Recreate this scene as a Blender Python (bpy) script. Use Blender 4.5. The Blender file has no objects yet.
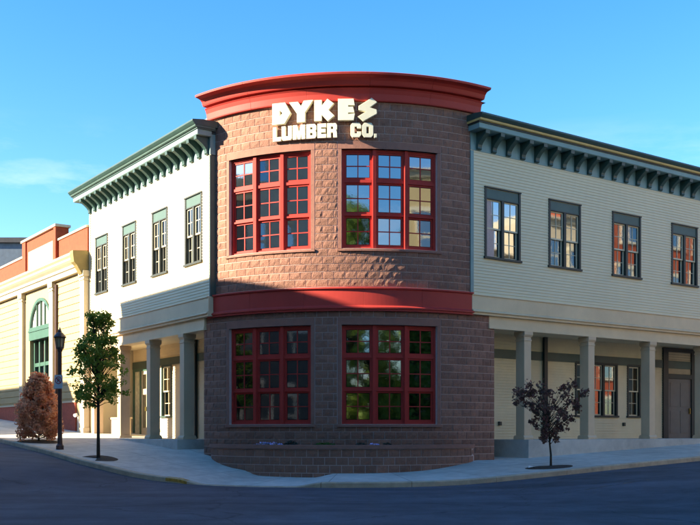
import bpy, bmesh, math, random
from mathutils import Vector, Matrix
random.seed(7)
scn = bpy.context.scene
RAD = math.radians
# ---------------------------------------------------------------- camera
cd = bpy.data.cameras.new('camera'); cam = bpy.data.objects.new('camera', cd)
scn.collection.objects.link(cam)
cam.location = (0, 0, 1.6); cam.rotation_euler = (RAD(90), 0, 0)
cd.sensor_width = 36; cd.lens = 36 * 978 / 700.0
cd.shift_y = (432 - 262.5) / 700.0
cd.clip_end = 2000
scn.camera = cam
# ---------------------------------------------------------------- sky and sun
SUN_EL = 21.2
SUN_AZ = math.degrees(math.atan2(-.978, -.208))     # clockwise from +Y
w = bpy.data.worlds.new('World'); scn.world = w; w.use_nodes = True
N = w.node_tree.nodes; L = w.node_tree.links
sky = N.new('ShaderNodeTexSky'); sky.sky_type = 'NISHITA'; sky.sun_disc = False
sky.sun_elevation = RAD(SUN_EL); sky.sun_rotation = RAD(SUN_AZ)
sky.air_density = 1.0; sky.dust_density = 0.25; sky.ozone_density = 2.0
hs = N.new('ShaderNodeHueSaturation'); hs.inputs['Saturation'].default_value = 1.38
hs.inputs['Hue'].default_value = 0.502
L.new(sky.outputs[0], hs.inputs['Color'])
tcw = N.new('ShaderNodeTexCoord'); mpw = N.new('ShaderNodeMapping')
mpw.inputs['Scale'].default_value = (2.2, 2.2, 9.0)
L.new(tcw.outputs['Generated'], mpw.inputs['Vector'])
cn = N.new('ShaderNodeTexNoise'); cn.inputs['Scale'].default_value = 1.7; cn.inputs['Detail'].default_value = 9
cn.inputs['Roughness'].default_value = .62
L.new(mpw.outputs[0], cn.inputs['Vector'])
cr = N.new('ShaderNodeValToRGB'); cr.color_ramp.elements[0].position = .47; cr.color_ramp.elements[1].position = .72
L.new(cn.outputs['Fac'], cr.inputs[0])
sep = N.new('ShaderNodeSeparateXYZ'); L.new(tcw.outputs['Generated'], sep.inputs[0])
mr = N.new('ShaderNodeMapRange'); mr.inputs['From Min'].default_value = .17; mr.inputs['From Max'].default_value = .30
mr.inputs['To Min'].default_value = .75; mr.inputs['To Max'].default_value = 0.0
L.new(sep.outputs['Z'], mr.inputs['Value'])
mm = N.new('ShaderNodeMath'); mm.operation = 'MULTIPLY'
L.new(cr.outputs[0], mm.inputs[0]); L.new(mr.outputs[0], mm.inputs[1])
mx = N.new('ShaderNodeMixRGB'); L.new(mm.outputs[0], mx.inputs[0]); L.new(hs.outputs[0], mx.inputs[1])
mx.inputs[2].default_value = (5.0, 5.0, 5.0, 1)
L.new(mx.outputs[0], N['Background'].inputs[0]); N['Background'].inputs[1].default_value = 0.086
sd = bpy.data.lights.new('sun', 'SUN'); sd.energy = 4.9; sd.angle = RAD(.5); sd.color = (1.0, .86, .64)
so = bpy.data.objects.new('sun', sd); scn.collection.objects.link(so)
tosun = Vector((math.sin(RAD(SUN_AZ)) * math.cos(RAD(SUN_EL)), math.cos(RAD(SUN_AZ)) * math.cos(RAD(SUN_EL)), math.sin(RAD(SUN_EL))))
so.rotation_euler = (-tosun).to_track_quat('-Z', 'Y').to_euler(); so.location = (-30, 0, 40)
vs = scn.view_settings; vs.view_transform = 'Standard'; vs.look = 'None'; vs.gamma = 1; vs.exposure = 2.05

# ---------------------------------------------------------------- materials
def nd(nt, t, **k):
    n = nt.nodes.new(t)
    for a, v in k.items(): n.inputs[a.replace('_', ' ')].default_value = v
    return n
def mat(name, col, rough=.7, var=.12, vscale=2.0, bump=0.0, bscale=60, col2=None, metal=0.0, stain=0.0, attr=None, spec=.5):
    m = bpy.data.materials.new(name); m.use_nodes = True; nt = m.node_tree; lk = nt.links
    b = nt.nodes['Principled BSDF']; b.inputs['Roughness'].default_value = rough; b.inputs['Metallic'].default_value = metal
    b.inputs['Specular IOR Level'].default_value = spec
    g = nt.nodes.new('ShaderNodeNewGeometry')
    n = nd(nt, 'ShaderNodeTexNoise', Scale=vscale, Detail=6, Roughness=.6); lk.new(g.outputs['Position'], n.inputs['Vector'])
    r = nt.nodes.new('ShaderNodeMapRange'); r.inputs['From Min'].default_value = .3; r.inputs['From Max'].default_value = .7
    lk.new(n.outputs['Fac'], r.inputs['Value'])
    mix = nt.nodes.new('ShaderNodeMixRGB'); lk.new(r.outputs[0], mix.inputs[0])
    c2 = col2 or tuple(c * (1 + var) for c in col); c1 = tuple(c * (1 - var) for c in col) if not col2 else col
    mix.inputs[1].default_value = (*c1, 1); mix.inputs[2].default_value = (*c2, 1)
    out = mix.outputs[0]
    if attr:
        at = nt.nodes.new('ShaderNodeAttribute'); at.attribute_name = attr
        r2 = nt.nodes.new('ShaderNodeMapRange'); r2.inputs['To Min'].default_value = .82; r2.inputs['To Max'].default_value = 1.16
        lk.new(at.outputs['Fac'], r2.inputs['Value'])
        mu = nt.nodes.new('ShaderNodeVectorMath'); mu.operation = 'SCALE'
        lk.new(out, mu.inputs[0]); lk.new(r2.outputs[0], mu.inputs['Scale']); out = mu.outputs[0]
    if stain:
        n3 = nd(nt, 'ShaderNodeTexNoise', Scale=.55, Detail=8, Roughness=.7); lk.new(g.outputs['Position'], n3.inputs['Vector'])
        r3 = nt.nodes.new('ShaderNodeMapRange'); r3.inputs['From Min'].default_value = .42; r3.inputs['From Max'].default_value = .66
        r3.inputs['To Min'].default_value = 1.0; r3.inputs['To Max'].default_value = 1.0 - stain
        lk.new(n3.outputs['Fac'], r3.inputs['Value'])
        mu = nt.nodes.new('ShaderNodeVectorMath'); mu.operation = 'SCALE'
        lk.new(out, mu.inputs[0]); lk.new(r3.outputs[0], mu.inputs['Scale']); out = mu.outputs[0]
    lk.new(out, b.inputs['Base Color'])
    if bump:
        n2 = nd(nt, 'ShaderNodeTexNoise', Scale=bscale, Detail=5, Roughness=.65); lk.new(g.outputs['Position'], n2.inputs['Vector'])
        bp = nt.nodes.new('ShaderNodeBump'); bp.inputs['Strength'].default_value = bump; bp.inputs['Distance'].default_value = .02
        lk.new(n2.outputs['Fac'], bp.inputs['Height']); lk.new(bp.outputs[0], b.inputs['Normal'])
    return m
M = {}
M['block'] = mat('split_face_block', (.295, .143, .098), .92, .16, 9, 1.0, 30, attr='rnd')
M['mortar'] = mat('mortar', (.60, .45, .41), .95, .12, 20, .4, 90)
M['precast'] = mat('precast_stone', (.31, .145, .105), .9, .12, 6, .5, 50)
M['redpaint'] = mat('red_paint', (.44, .042, .032), .6, .1, 3, .05, 30, spec=.2)
M['redmetal'] = mat('red_metal_cornice', (.46, .045, .034), .55, .08, 1.6, .04, 8, spec=.3)
M['glass'] = mat('window_glass', (.30, .33, .36), .03, .03, 1, .035, 2.2, metal=1.0)
M['siding'] = mat('pale_siding', (.80, .69, .46), .6, .04, 1.1, .08, 40, stain=.06)
M['beige'] = mat('beige_paint', (.76, .58, .36), .55, .06, 1.5, .05, 40, stain=.1)
M['taupe'] = mat('taupe_column_paint', (.68, .50, .32), .6, .06, 1.5, .05, 40, stain=.1)
M['cream'] = mat('cream_paint', (.80, .665, .43), .6, .06, 1.2, .08, 30, stain=.1)
M['creamsash'] = mat('cream_sash_paint', (.72, .62, .42), .5, .05, 3)
M['teal'] = mat('dark_teal_paint', (.034, .075, .066), .45, .12, 3, .05, 30)
M['tealpanel'] = mat('teal_panel_paint', (.055, .11, .092), .5, .1, 3, .05, 30)
M['teallight'] = mat('light_teal_paint', (.20, .32, .31), .5, .08, 2, .05, 30)
M['casing'] = mat('dark_casing_paint', (.022, .030, .024), .5, .15, 3)
M['gold'] = mat('gold_trim', (.62, .45, .16), .5, .1, 3)
M['dark'] = mat('dark_trim', (.018, .024, .024), .5, .2, 3)
M['concrete'] = mat('concrete', (.62, .60, .54), .9, .13, 3.5, .35, 60, stain=.22)
M['plinth'] = mat('plinth_concrete', (.54, .51, .46), .88, .14, 2.5, .3, 40, stain=.25)
M['kerb'] = mat('kerb_stone', (.56, .44, .31), .9, .2, 4, .4, 50, stain=.2)
M['kerbyellow'] = mat('kerb_yellow', (.50, .28, .05), .8, .4, 14, .4, 50, stain=.4)
M['asphalt'] = mat('asphalt', (.075, .085, .112), .93, .22, 1.4, .6, 130, stain=.35)
M['soil'] = mat('soil', (.045, .035, .028), .97, .3, 20, .9, 60)
M['brickorange'] = mat('orange_brick', (.28, .052, .018), .9, .15, 7, .3, 40)
M['brickdark'] = mat('dark_brick', (.11, .045, .04), .9, .2, 7, .3, 40)
M['brickbase'] = mat('red_brick_base', (.36, .085, .05), .9, .2, 9, .3, 40)
M['ncream'] = mat('butter_paint', (.40, .305, .15), .65, .05, 1.5, .1, 30, stain=.08)
M['nwhite'] = mat('offwhite_paint', (.54, .475, .34), .6, .05, 2, .05, 30, stain=.08)
M['green'] = mat('green_door_paint', (.040, .115, .082), .45, .1, 3)
M['arch_glass'] = mat('pale_fanlight_glass', (.75, .72, .62), .25, .04, 2)
M['slate'] = mat('slate_blue_wall', (.10, .14, .19), .7, .2, 3, .1, 20)
M['letter'] = mat('cream_letter', (.84, .79, .58), .45, .05, 4)
M['bark'] = mat('bark', (.055, .04, .028), .95, .3, 30, .8, 60)
M['leafgreen'] = mat('green_leaf', (.09, .18, .02), .6, .3, 6, col2=(.36, .44, .06))
M['leafpurple'] = mat('purple_leaf', (.08, .075, .035), .6, .3, 8, col2=(.26, .09, .09))
M['leafrust'] = mat('rust_leaf', (.62, .24, .11), .7, .3, 5, col2=(.92, .55, .34))
M['leafpark'] = mat('park_leaf', (.08, .17, .015), .7, .3, 1.5, col2=(.32, .40, .06))
M['polebrown'] = mat('brown_pole_paint', (.075, .035, .03), .45, .15, 5)
M['lampglass'] = mat('lantern_glass', (.40, .30, .18), .3, .1, 5)
M['signwhite'] = mat('sign_white', (.72, .72, .72), .45, .04, 5)
M['signred'] = mat('sign_red', (.55, .03, .04), .5, .05, 5)
M['black'] = mat('black_print', (.012, .012, .015), .6, .1, 5)
M['flower'] = mat('lavender_flower', (.55, .48, .85), .7, .15, 12)
M['leafdark'] = mat('dark_shrub_leaf', (.008, .02, .010), .7, .3, 12)
M['leafbright'] = mat('bright_ground_leaf', (.035, .13, .012), .7, .3, 12)
M['tan'] = mat('tan_render', (.50, .40, .27), .85, .1, 3, .2, 30)
M['roof'] = mat('roof_felt', (.07, .07, .075), .95, .15, 3, .3, 30)
M['interior'] = mat('interior_dark', (.02, .018, .016), .9, .1, 3)
M['brass'] = mat('brass', (.5, .36, .12), .35, .1, 3, metal=1)
M['curtain'] = mat('door_curtain', (.62, .60, .42), .8, .25, 7)
M['paper'] = mat('paper', (.75, .75, .72), .8, .05, 5)
def translucent(m, fac):
    nt = m.node_tree; b = nt.nodes['Principled BSDF']; o = [n for n in nt.nodes if n.type == 'OUTPUT_MATERIAL'][0]
    t = nt.nodes.new('ShaderNodeBsdfTranslucent'); x = nt.nodes.new('ShaderNodeMixShader'); x.inputs[0].default_value = fac
    nt.links.new(b.inputs['Base Color'].links[0].from_socket, t.inputs[0])
    nt.links.new(b.outputs[0], x.inputs[1]); nt.links.new(t.outputs[0], x.inputs[2]); nt.links.new(x.outputs[0], o.inputs[0])
for k in ('leafgreen', 'leafpurple', 'leafrust', 'leafpark', 'leafbright'): translucent(M[k], .4)
# worn line paint: paint shows only where noise leaves it
def worn(name, col, cover):
    m = mat(name, col, .85, .1, 6); nt = m.node_tree; lk = nt.links
    g = nt.nodes.new('ShaderNodeNewGeometry')
    n = nd(nt, 'ShaderNodeTexNoise', Scale=9, Detail=8, Roughness=.75); lk.new(g.outputs['Position'], n.inputs['Vector'])
    r = nt.nodes.new('ShaderNodeMapRange'); r.inputs['From Min'].default_value = cover; r.inputs['From Max'].default_value = cover + .12
    lk.new(n.outputs['Fac'], r.inputs['Value']); lk.new(r.outputs[0], nt.nodes['Principled BSDF'].inputs['Alpha'])
    return m
M['wornline'] = worn('worn_line_paint', (.20, .15, .10), .50)

# ---------------------------------------------------------------- builders
WO = {}            # object -> world origin (all parents are pure translations)
def link(o): scn.collection.objects.link(o); return o
def props(o, label=None, cat=None, group=None, kind=None):
    for k, v in (('label', label), ('category', cat), ('group', group), ('kind', kind)):
        if v: o[k] = v
    return o
def thing(name, loc, label, cat, group=None):
    o = link(bpy.data.objects.new(name, None)); o.location = loc; WO[o] = Vector(loc); o.empty_display_size = .3
    return props(o, label, cat, group)
def place(name, mesh, matrix, parent=None, m=None):
    o = link(bpy.data.objects.new(name, mesh))
    p = WO[parent] if parent else Vector((0, 0, 0))
    if parent: o.parent = parent
    o.matrix_basis = Matrix.Translation(-p) @ matrix; WO[o] = matrix.translation.copy()
    if m: mesh.materials.clear(); mesh.materials.append(m)
    return o
class Frame:
    def __init__(s, ox, oy, deg):
        s.o = Vector((ox, oy, 0)); s.deg = deg; a = RAD(deg); s.c, s.s = math.cos(a), math.sin(a)
    def __call__(s, x, y, z): return Vector((s.o.x + x * s.c - y * s.s, s.o.y + x * s.s + y * s.c, z))
    def mat(s, x, y, z): return Matrix.Translation(s(x, y, z)) @ Matrix.Rotation(RAD(s.deg), 4, 'Z')
ID = Frame(0, 0, 0)
class MB:
    def __init__(s, F=ID): s.v = []; s.f = []; s.F = F; s.rnd = []
    def box(s, x0, x1, y0, y1, z0, z1, F=None):
        F = F or s.F; i = len(s.v)
        for z in (z0, z1):
            for (x, y) in ((x0, y0), (x1, y0), (x1, y1), (x0, y1)): s.v.append(F(x, y, z))
        s.f += [tuple(i + k for k in q) for q in ((0, 3, 2, 1), (4, 5, 6, 7), (0, 1, 5, 4), (1, 2, 6, 5), (2, 3, 7, 6), (3, 0, 4, 7))]
        return s
    def prism_x(s, prof, x0, x1, F=None):          # profile in (y,z), run along x
        F = F or s.F; i = len(s.v); n = len(prof)
        for x in (x0, x1):
            for (y, z) in prof: s.v.append(F(x, y, z))
        for k in range(n): a, b = k, (k + 1) % n; s.f.append((i + a, i + b, i + n + b, i + n + a))
        s.f.append(tuple(range(i, i + n))); s.f.append(tuple(range(i + 2 * n - 1, i + n - 1, -1)))
        return s
    def prism_y(s, prof, y0, y1, F=None):          # profile in (x,z)
        F = F or s.F; i = len(s.v); n = len(prof)
        for y in (y0, y1):
            for (x, z) in prof: s.v.append(F(x, y, z))
        for k in range(n): a, b = k, (k + 1) % n; s.f.append((i + a, i + b, i + n + b, i + n + a))
        s.f.append(tuple(range(i, i + n))); s.f.append(tuple(range(i + 2 * n - 1, i + n - 1, -1)))
        return s
    def quad(s, a, b, c, d):
        i = len(s.v); s.v += [Vector(a), Vector(b), Vector(c), Vector(d)]; s.f.append((i, i + 1, i + 2, i + 3)); return s
    def tri(s, a, b, c):
        i = len(s.v); s.v += [a, b, c]; s.f.append((i, i + 1, i + 2)); return s
    def tube(s, pts, rads, n=8):
        rings = []
        for k, p in enumerate(pts):
            d = (pts[min(k + 1, len(pts) - 1)] - pts[max(k - 1, 0)]).normalized()
            u = d.orthogonal().normalized() if abs(d.z) < .99 else Vector((1, 0, 0)); u = (u - d * u.dot(d)).normalized(); v = d.cross(u)
            rings.append(len(s.v))
            for j in range(n):
                a = 2 * math.pi * j / n; s.v.append(p + rads[k] * (u * math.cos(a) + v * math.sin(a)))
        for k in range(len(pts) - 1):
            for j in range(n): s.f.append((rings[k] + j, rings[k] + (j + 1) % n, rings[k + 1] + (j + 1) % n, rings[k + 1] + j))
        s.f.append(tuple(rings[0] + j for j in reversed(range(n)))); s.f.append(tuple(rings[-1] + j for j in range(n)))
        return s
    def lathe(s, c, prof, n=16, rot=0):            # prof (r,z) about the vertical through c
        rings = []
        for (r, z) in prof:
            rings.append(len(s.v))
            for j in range(n):
                a = 2 * math.pi * j / n + rot; s.v.append(Vector((c[0] + r * math.cos(a), c[1] + r * math.sin(a), z)))
        for k in range(len(prof) - 1):
            for j in range(n): s.f.append((rings[k] + j, rings[k] + (j + 1) % n, rings[k + 1] + (j + 1) % n, rings[k + 1] + j))
        s.f.append(tuple(rings[0] + j for j in reversed(range(n)))); s.f.append(tuple(rings[-1] + j for j in range(n)))
        return s
    def arc(s, prof, a0, a1, n, O):                # profile (r,z) swept round O from angle a0 to a1 (deg)
        i = len(s.v); m = len(prof)
        for k in range(n + 1):
            a = RAD(a0 + (a1 - a0) * k / n)
            for (r, z) in prof: s.v.append(Vector((O[0] + r * math.sin(a), O[1] - r * math.cos(a), z)))
        for k in range(n):
            for j in range(m): jj = (j + 1) % m; s.f.append((i + k * m + j, i + k * m + jj, i + (k + 1) * m + jj, i + (k + 1) * m + j))
        s.f.append(tuple(range(i, i + m))); s.f.append(tuple(range(i + n * m + m - 1, i + n * m - 1, -1)))
        return s
    def mesh(s, name, m, origin, smooth=False):
        me = bpy.data.meshes.new(name); me.from_pydata([v - origin for v in s.v], [], s.f)
        bm = bmesh.new(); bm.from_mesh(me); bmesh.ops.recalc_face_normals(bm, faces=bm.faces); bm.to_mesh(me); bm.free()
        if smooth: me.polygons.foreach_set('use_smooth', [True] * len(me.polygons))
        me.materials.append(m); return me
    def build(s, name, m, parent=None, smooth=False, bevel=0):
        xs = [v.x for v in s.v]; ys = [v.y for v in s.v]; zs = [v.z for v in s.v]
        o = Vector(((min(xs) + max(xs)) / 2, (min(ys) + max(ys)) / 2, min(zs)))
        ob = place(name, s.mesh(name, m, o, smooth), Matrix.Translation(o), parent)
        if bevel:
            b = ob.modifiers.new('bevel', 'BEVEL'); b.width = bevel; b.segments = 2; b.limit_method = 'ANGLE'
        return ob
def tmpl(mb, name, m): return mb.mesh(name, m, Vector((0, 0, 0)))

# ---------------------------------------------------------------- plan
CX, CY = -1.284, 23.815                             # where the two street fronts would cross
dR = Vector((.81689, .57679)); dL = Vector((-.57679, .81689))
TR = 35.225; TL = TR - 90
FR = Frame(CX, CY, TR)                              # right front: x along the street, y into the building
FL = Frame(CX, CY, TL)                              # left front: x = -distance from the corner
R = 5.9
O = (CX + R * (dR.x + dL.x), CY + R * (dR.y + dL.y))
def FT(th, r=R):                                    # frame tangent to the round tower
    a = RAD(th); return Frame(O[0] + r * math.sin(a), O[1] - r * math.cos(a), th)

# ---------------------------------------------------------------- ground
def lerp_tab(tab, x):
    if x <= tab[0][0]: return tab[0][1]
    for (x0, y0), (x1, y1) in zip(tab, tab[1:]):
        if x <= x1:
            u = (x - x0) / (x1 - x0); return y0 + (y1 - y0) * u
    return tab[-1][1]
TABL = [(0, 0), (1.03, .02), (2.41, .12), (3.9, .34), (7.2, .63), (12.15, .94), (40, 2.5), (60, 2.5)]
TABR = [(1, 0), (2.66, .04), (4.35, .17), (7.05, .31), (10.8, .48), (40, 1.75), (60, 1.75)]
def smooth_tab(tab, x): return sum(lerp_tab(tab, x + d) for d in (-.7, -.35, 0, .35, .7)) / 5
def ab(X, Y):
    p = Vector((X - CX, Y - CY)); return p.dot(dR), p.dot(dL)
def zroad(X, Y):
    a, b = ab(X, Y)
    f = max(smooth_tab(TABL, b), smooth_tab(TABR, a))
    z = .32 + f
    if Y < 22.5: z -= .0142 * (22.5 - max(Y, -10))
    return z
def grid_vals(lo, hi, step, far): 
    v = [-far, -far * .5, lo - 25, lo - 8]; x = lo
    while x <= hi: v.append(x); x += step
    return v + [hi + 8, hi + 25, far * .5, far]
ga = grid_vals(-30, 42, .8, 600); mb = MB()
for a in ga:
    for b in ga:
        X = CX + a * dR.x + b * dL.x; Y = CY + a * dR.y + b * dL.y
        mb.v.append(Vector((X, Y, zroad(X, Y) - (.25 if (a > -2.4 and b > -2.4 and math.hypot(a - R, b - R) < 8.4) or (a > -2.4 and b > R) or (b > -2.4 and a > R) else 0))))
n = len(ga)
for i in range(n - 1):
    for j in range(n - 1): mb.f.append((i * n + j, (i + 1) * n + j, (i + 1) * n + j + 1, i * n + j + 1))
props(mb.build('road', M['asphalt'], smooth=True), kind='structure')
nt = M['asphalt'].node_tree; b_ = nt.nodes['Principled BSDF']; src = b_.inputs['Base Color'].links[0].from_socket; g_ = nt.nodes.new('ShaderNodeNewGeometry')
def mulnode(src, fac):
    ml = nt.nodes.new('ShaderNodeVectorMath'); ml.operation = 'SCALE'; nt.links.new(src, ml.inputs[0]); nt.links.new(fac, ml.inputs['Scale']); return ml.outputs[0]
def rng(inp, a, b, c, d):
    r = nt.nodes.new('ShaderNodeMapRange')
    for i, v in enumerate((a, b, c, d)): r.inputs[i + 1].default_value = v
    nt.links.new(inp, r.inputs[0]); return r.outputs[0]
ag = nd(nt, 'ShaderNodeTexNoise', Scale=55, Detail=3, Roughness=.8); nt.links.new(g_.outputs['Position'], ag.inputs['Vector'])      # stones
wv = nd(nt, 'ShaderNodeTexNoise', Scale=.9, Detail=5); nt.links.new(g_.outputs['Position'], wv.inputs['Vector'])
wa = nt.nodes.new('ShaderNodeVectorMath'); wa.operation = 'MULTIPLY_ADD'; nt.links.new(wv.outputs['Color'], wa.inputs[0]); wa.inputs[1].default_value = (1.6, 1.6, 0); nt.links.new(g_.outputs['Position'], wa.inputs[2])
vo = nd(nt, 'ShaderNodeTexVoronoi', Scale=.20); vo.feature = 'DISTANCE_TO_EDGE'; nt.links.new(wa.outputs[0], vo.inputs['Vector'])    # cracks
tr = nt.nodes.new('ShaderNodeMapping'); tr.inputs['Rotation'].default_value = (0, 0, -RAD(35.2)); tr.inputs['Scale'].default_value = (.08, 1.3, 1)
nt.links.new(g_.outputs['Position'], tr.inputs['Vector']); ts = nd(nt, 'ShaderNodeTexNoise', Scale=1, Detail=4, Roughness=.6); nt.links.new(tr.outputs[0], ts.inputs['Vector'])   # tyre polish along the street
o_ = mulnode(src, rng(ag.outputs['Fac'], .3, .75, .72, 1.45)); o_ = mulnode(o_, rng(vo.outputs['Distance'], .0, .006, .55, 1.0)); o_ = mulnode(o_, rng(ts.outputs['Fac'], .35, .65, .82, 1.22))
nt.links.new(o_, b_.inputs['Base Color'])

# the pavement follows the building line at constant width and dips at the corner ramp
KW = 3.7
def stations():
    st = []
    b = 44.0
    while b > R + .01: st.append(('L', b)); b -= .75
    for k in range(73): st.append(('A', TL + 90 * k / 72))
    t = R + .75
    while t < 44: st.append(('R', t)); t += .75
    return st
def stpt(s, o):
    k, v = s
    if k == 'L': p = FL(-v, -o, 0)
    elif k == 'R': p = FR(v, -o, 0)
    else: a = RAD(v); p = Vector((O[0] + (R + o) * math.sin(a), O[1] - (R + o) * math.cos(a), 0))
    return p
def reveal(s):
    if s[0] != 'A': return .125
    x = s[1]
    u = min(1, max(0, (abs(x + 15.5) - 6.5) / 5)); return .018 + .107 * u * u * (3 - 2 * u)
def zk(s):
    p = stpt(s, KW); return zroad(p.x, p.y) + reveal(s)
def zside(s, o): return zk(s) + (.021 + (.012 if s[0] == 'A' else 0)) * (KW - max(o, -.2))
ST = stations()
offs = [-1.75, -.6, 0, .9, 1.8, 2.7, 3.2, KW - .16]
mb = MB()
for s in ST:
    for o in offs:
        p = stpt(s, o); p.z = zside(s, o); mb.v.append(p)
m_ = len(offs)
for i in range(len(ST) - 1):
    for j in range(m_ - 1): mb.f.append((i * m_ + j, (i + 1) * m_ + j, (i + 1) * m_ + j + 1, i * m_ + j + 1))
# control joints every 1.5 m are scored into the material by distance; keep real ones as thin recessed gaps
side = props(mb.build('pavement', M['concrete'], smooth=True), kind='structure')
uvl = side.data.uv_layers.new(name='path'); dist = [0]
for s0, s1 in zip(ST, ST[1:]): dist.append(dist[-1] + (stpt(s1, 1.8) - stpt(s0, 1.8)).length)
for lp in side.data.loops: uvl.data[lp.index].uv = (dist[lp.vertex_index // m_], offs[lp.vertex_index % m_])
nt = M['concrete'].node_tree; b_ = nt.nodes['Principled BSDF']; src = b_.inputs['Base Color'].links[0].from_socket
uvn = nt.nodes.new('ShaderNodeUVMap'); uvn.uv_map = 'path'; bt = nt.nodes.new('ShaderNodeTexBrick'); bt.offset = 0; bt.squash = 1
for k, v in (('Scale', 1), ('Mortar Size', .011), ('Mortar Smooth', .3), ('Brick Width', 1.55), ('Row Height', 1.775)): bt.inputs[k].default_value = v
bt.inputs['Color1'].default_value = (1, 1, 1, 1); bt.inputs['Color2'].default_value = (.86, .86, .85, 1); bt.inputs['Mortar'].default_value = (.48, .46, .43, 1)
nt.links.new(uvn.outputs[0], bt.inputs['Vector']); ml = nt.nodes.new('ShaderNodeMixRGB'); ml.blend_type = 'MULTIPLY'; ml.inputs[0].default_value = 1
nt.links.new(src, ml.inputs[1]); nt.links.new(bt.outputs[0], ml.inputs[2]); nt.links.new(ml.outputs[0], b_.inputs['Base Color'])
# kerb stones
kerb = props(MB().box(-.01, .01, -.01, .01, -.4, -.38, Frame(O[0], O[1] - R - KW + .08, 0)).build('kerb', M['kerb']), kind='structure')
i = 0; kcount = 0
while i < len(ST) - 1:
    step = 3 if ST[i][0] != 'A' else 10
    j = min(i + step, len(ST) - 1); mb = MB(); seg = ST[i:j + 1]
    for q, s in enumerate(seg):
        for (o, dz) in ((KW - .158, -.35), (KW - .158, .004), (KW - .03, .004), (KW - .002, -.02), (KW, -.35)):
            p = stpt(s, o)
            if q == 0 or q == len(seg) - 1:
                other = stpt(seg[1] if q == 0 else seg[-2], o); p = p + (other - p).normalized() * .006
            p.z = zk(s) + dz; mb.v.append(p)
    c = 5
    for q in range(len(seg) - 1):
        for k in range(c): kk = (k + 1) % c; mb.f.append((q * c + k, q * c + kk, (q + 1) * c + kk, (q + 1) * c + k))
    mb.f.append(tuple(range(c))); mb.f.append(tuple(range((len(seg) - 1) * c + c - 1, (len(seg) - 1) * c - 1, -1)))
    yel = ST[i][0] == 'A' and -27 < (ST[i][1] + ST[j][1] if ST[j][0] == 'A' else 99) / 2 < -18
    mb.build('kerb_stone', M['kerb'], kerb)
    if yel:
        mb2 = MB()
        for s in seg[1:5]:
            for o, dz in ((KW - .14, .0065), (KW - .04, .0065), (KW + .003, -.02), (KW + .003, -.09)):
                p = stpt(s, o); p.z = zk(s) + dz; mb2.v.append(p)
        for q in range(3):
            for k in range(3): mb2.f.append((q * 4 + k, q * 4 + k + 1, (q + 1) * 4 + k + 1, (q + 1) * 4 + k))
        mb2.build('yellow_paint', M['kerbyellow'], kerb)
    i = j
# worn line parallel to the right kerb
for (o0, t0, t1) in ((4.75, -1.0, 6.5), (6.2, 2.5, 5.5)):
    mb = MB(); k = 0; t = t0
    while t < t1:
        for o in (o0, o0 + .11):
            p = FR(t, -o, 0); p.z = zroad(p.x, p.y) + .012; mb.v.append(p)
        t += .4; k += 1
    for q in range(k - 1): mb.f.append((2 * q, 2 * q + 1, 2 * q + 3, 2 * q + 2))
    props(mb.build('road_line', M['wornline']), kind='structure')

# ---------------------------------------------------------------- corner building
bld = thing('corner_building', (O[0], O[1], .8),
            'corner building with round brown block tower, red cornice and two pale clapboard wings', 'building')
CH = .2046; ZB = 1.81
A0, A1 = -47.0, 42.0
WIN = []                                            # tower windows: (a0, a1, z0, z1)
for z0, z1 in ((ZB, ZB + 13 * CH), (ZB + 23 * CH, ZB + 36 * CH)):
    WIN.append((-36.5, -11.6, z0, z1)); WIN.append((-3.5, 22.3, z0, z1))
SUR = .115 / R * 180 / math.pi
# mortar core
mb = MB(); cuts = [A0, -36.5, -11.6, -3.5, 22.3, A1]
for k in range(5):
    a0, a1 = cuts[k], cuts[k + 1]
    zz = [(.2, 10.55)] if k % 2 == 0 else [(.2, ZB), (ZB + 13 * CH, ZB + 23 * CH), (ZB + 36 * CH, 10.55)]
    for z0, z1 in zz:
        mb.arc([(R - .32, z0), (R - .008, z0), (R - .008, z1), (R - .32, z1)], a0, a1, max(2, int((a1 - a0) / 1.5)), O)
tower = mb.build('tower_wall', M['mortar'], bld)
# split-face blocks
def block_mesh(wd, seed, name):
    rs = random.Random(seed); nx, nz = 5, 3; mb = MB(); h = CH - .019; dep = .07
    idx = {}
    for i in range(nx):
        for k in range(nz):
            e = i in (0, nx - 1) or k in (0, nz - 1)
            y = -rs.uniform(.0, .005) if e else -rs.uniform(.004, .018)
            x = -wd / 2 + wd * i / (nx - 1); z = h * k / (nz - 1)
            if not e: x += rs.uniform(-.02, .02); z += rs.uniform(-.02, .02)
            idx[i, k] = len(mb.v); mb.v.append(Vector((x, y, z)))
    for i in range(nx - 1):
        for k in range(nz - 1): mb.f.append((idx[i, k], idx[i + 1, k], idx[i + 1, k + 1], idx[i, k + 1]))
    ring = [idx[i, 0] for i in range(nx)] + [idx[nx - 1, k] for k in range(1, nz)] + [idx[i, nz - 1] for i in range(nx - 2, -1, -1)] + [idx[0, k] for k in range(nz - 2, 0, -1)]
    b = len(mb.v)
    for q in ring: v = mb.v[q]; mb.v.append(Vector((v.x, dep, v.z)))
    m = len(ring)
    for q in range(m): mb.f.append((ring[q], b + q, b + (q + 1) % m, ring[(q + 1) % m]))
    me = tmpl(mb, name, M['block'])
    at = me.attributes.new('rnd', 'FLOAT', 'POINT'); at.data.foreach_set('value', [rs.random()] * len(me.vertices))
    return me
BW = .3048
FULL = [block_mesh(BW - .016, 100 + k, 'block') for k in range(16)]
HALF = [block_mesh(BW / 2 - .016, 300 + k, 'block') for k in range(8)]
dBW = BW / R * 180 / math.pi
holes = []
for (a0, a1, z0, z1) in WIN:
    holes.append((a0 - SUR, a1 + SUR, z0 - .4 * CH, z1 + .98 * CH))
holes.append((-90, 90, 4.86, 5.42))                 # the red band
blocks = []
kc = -7
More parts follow.
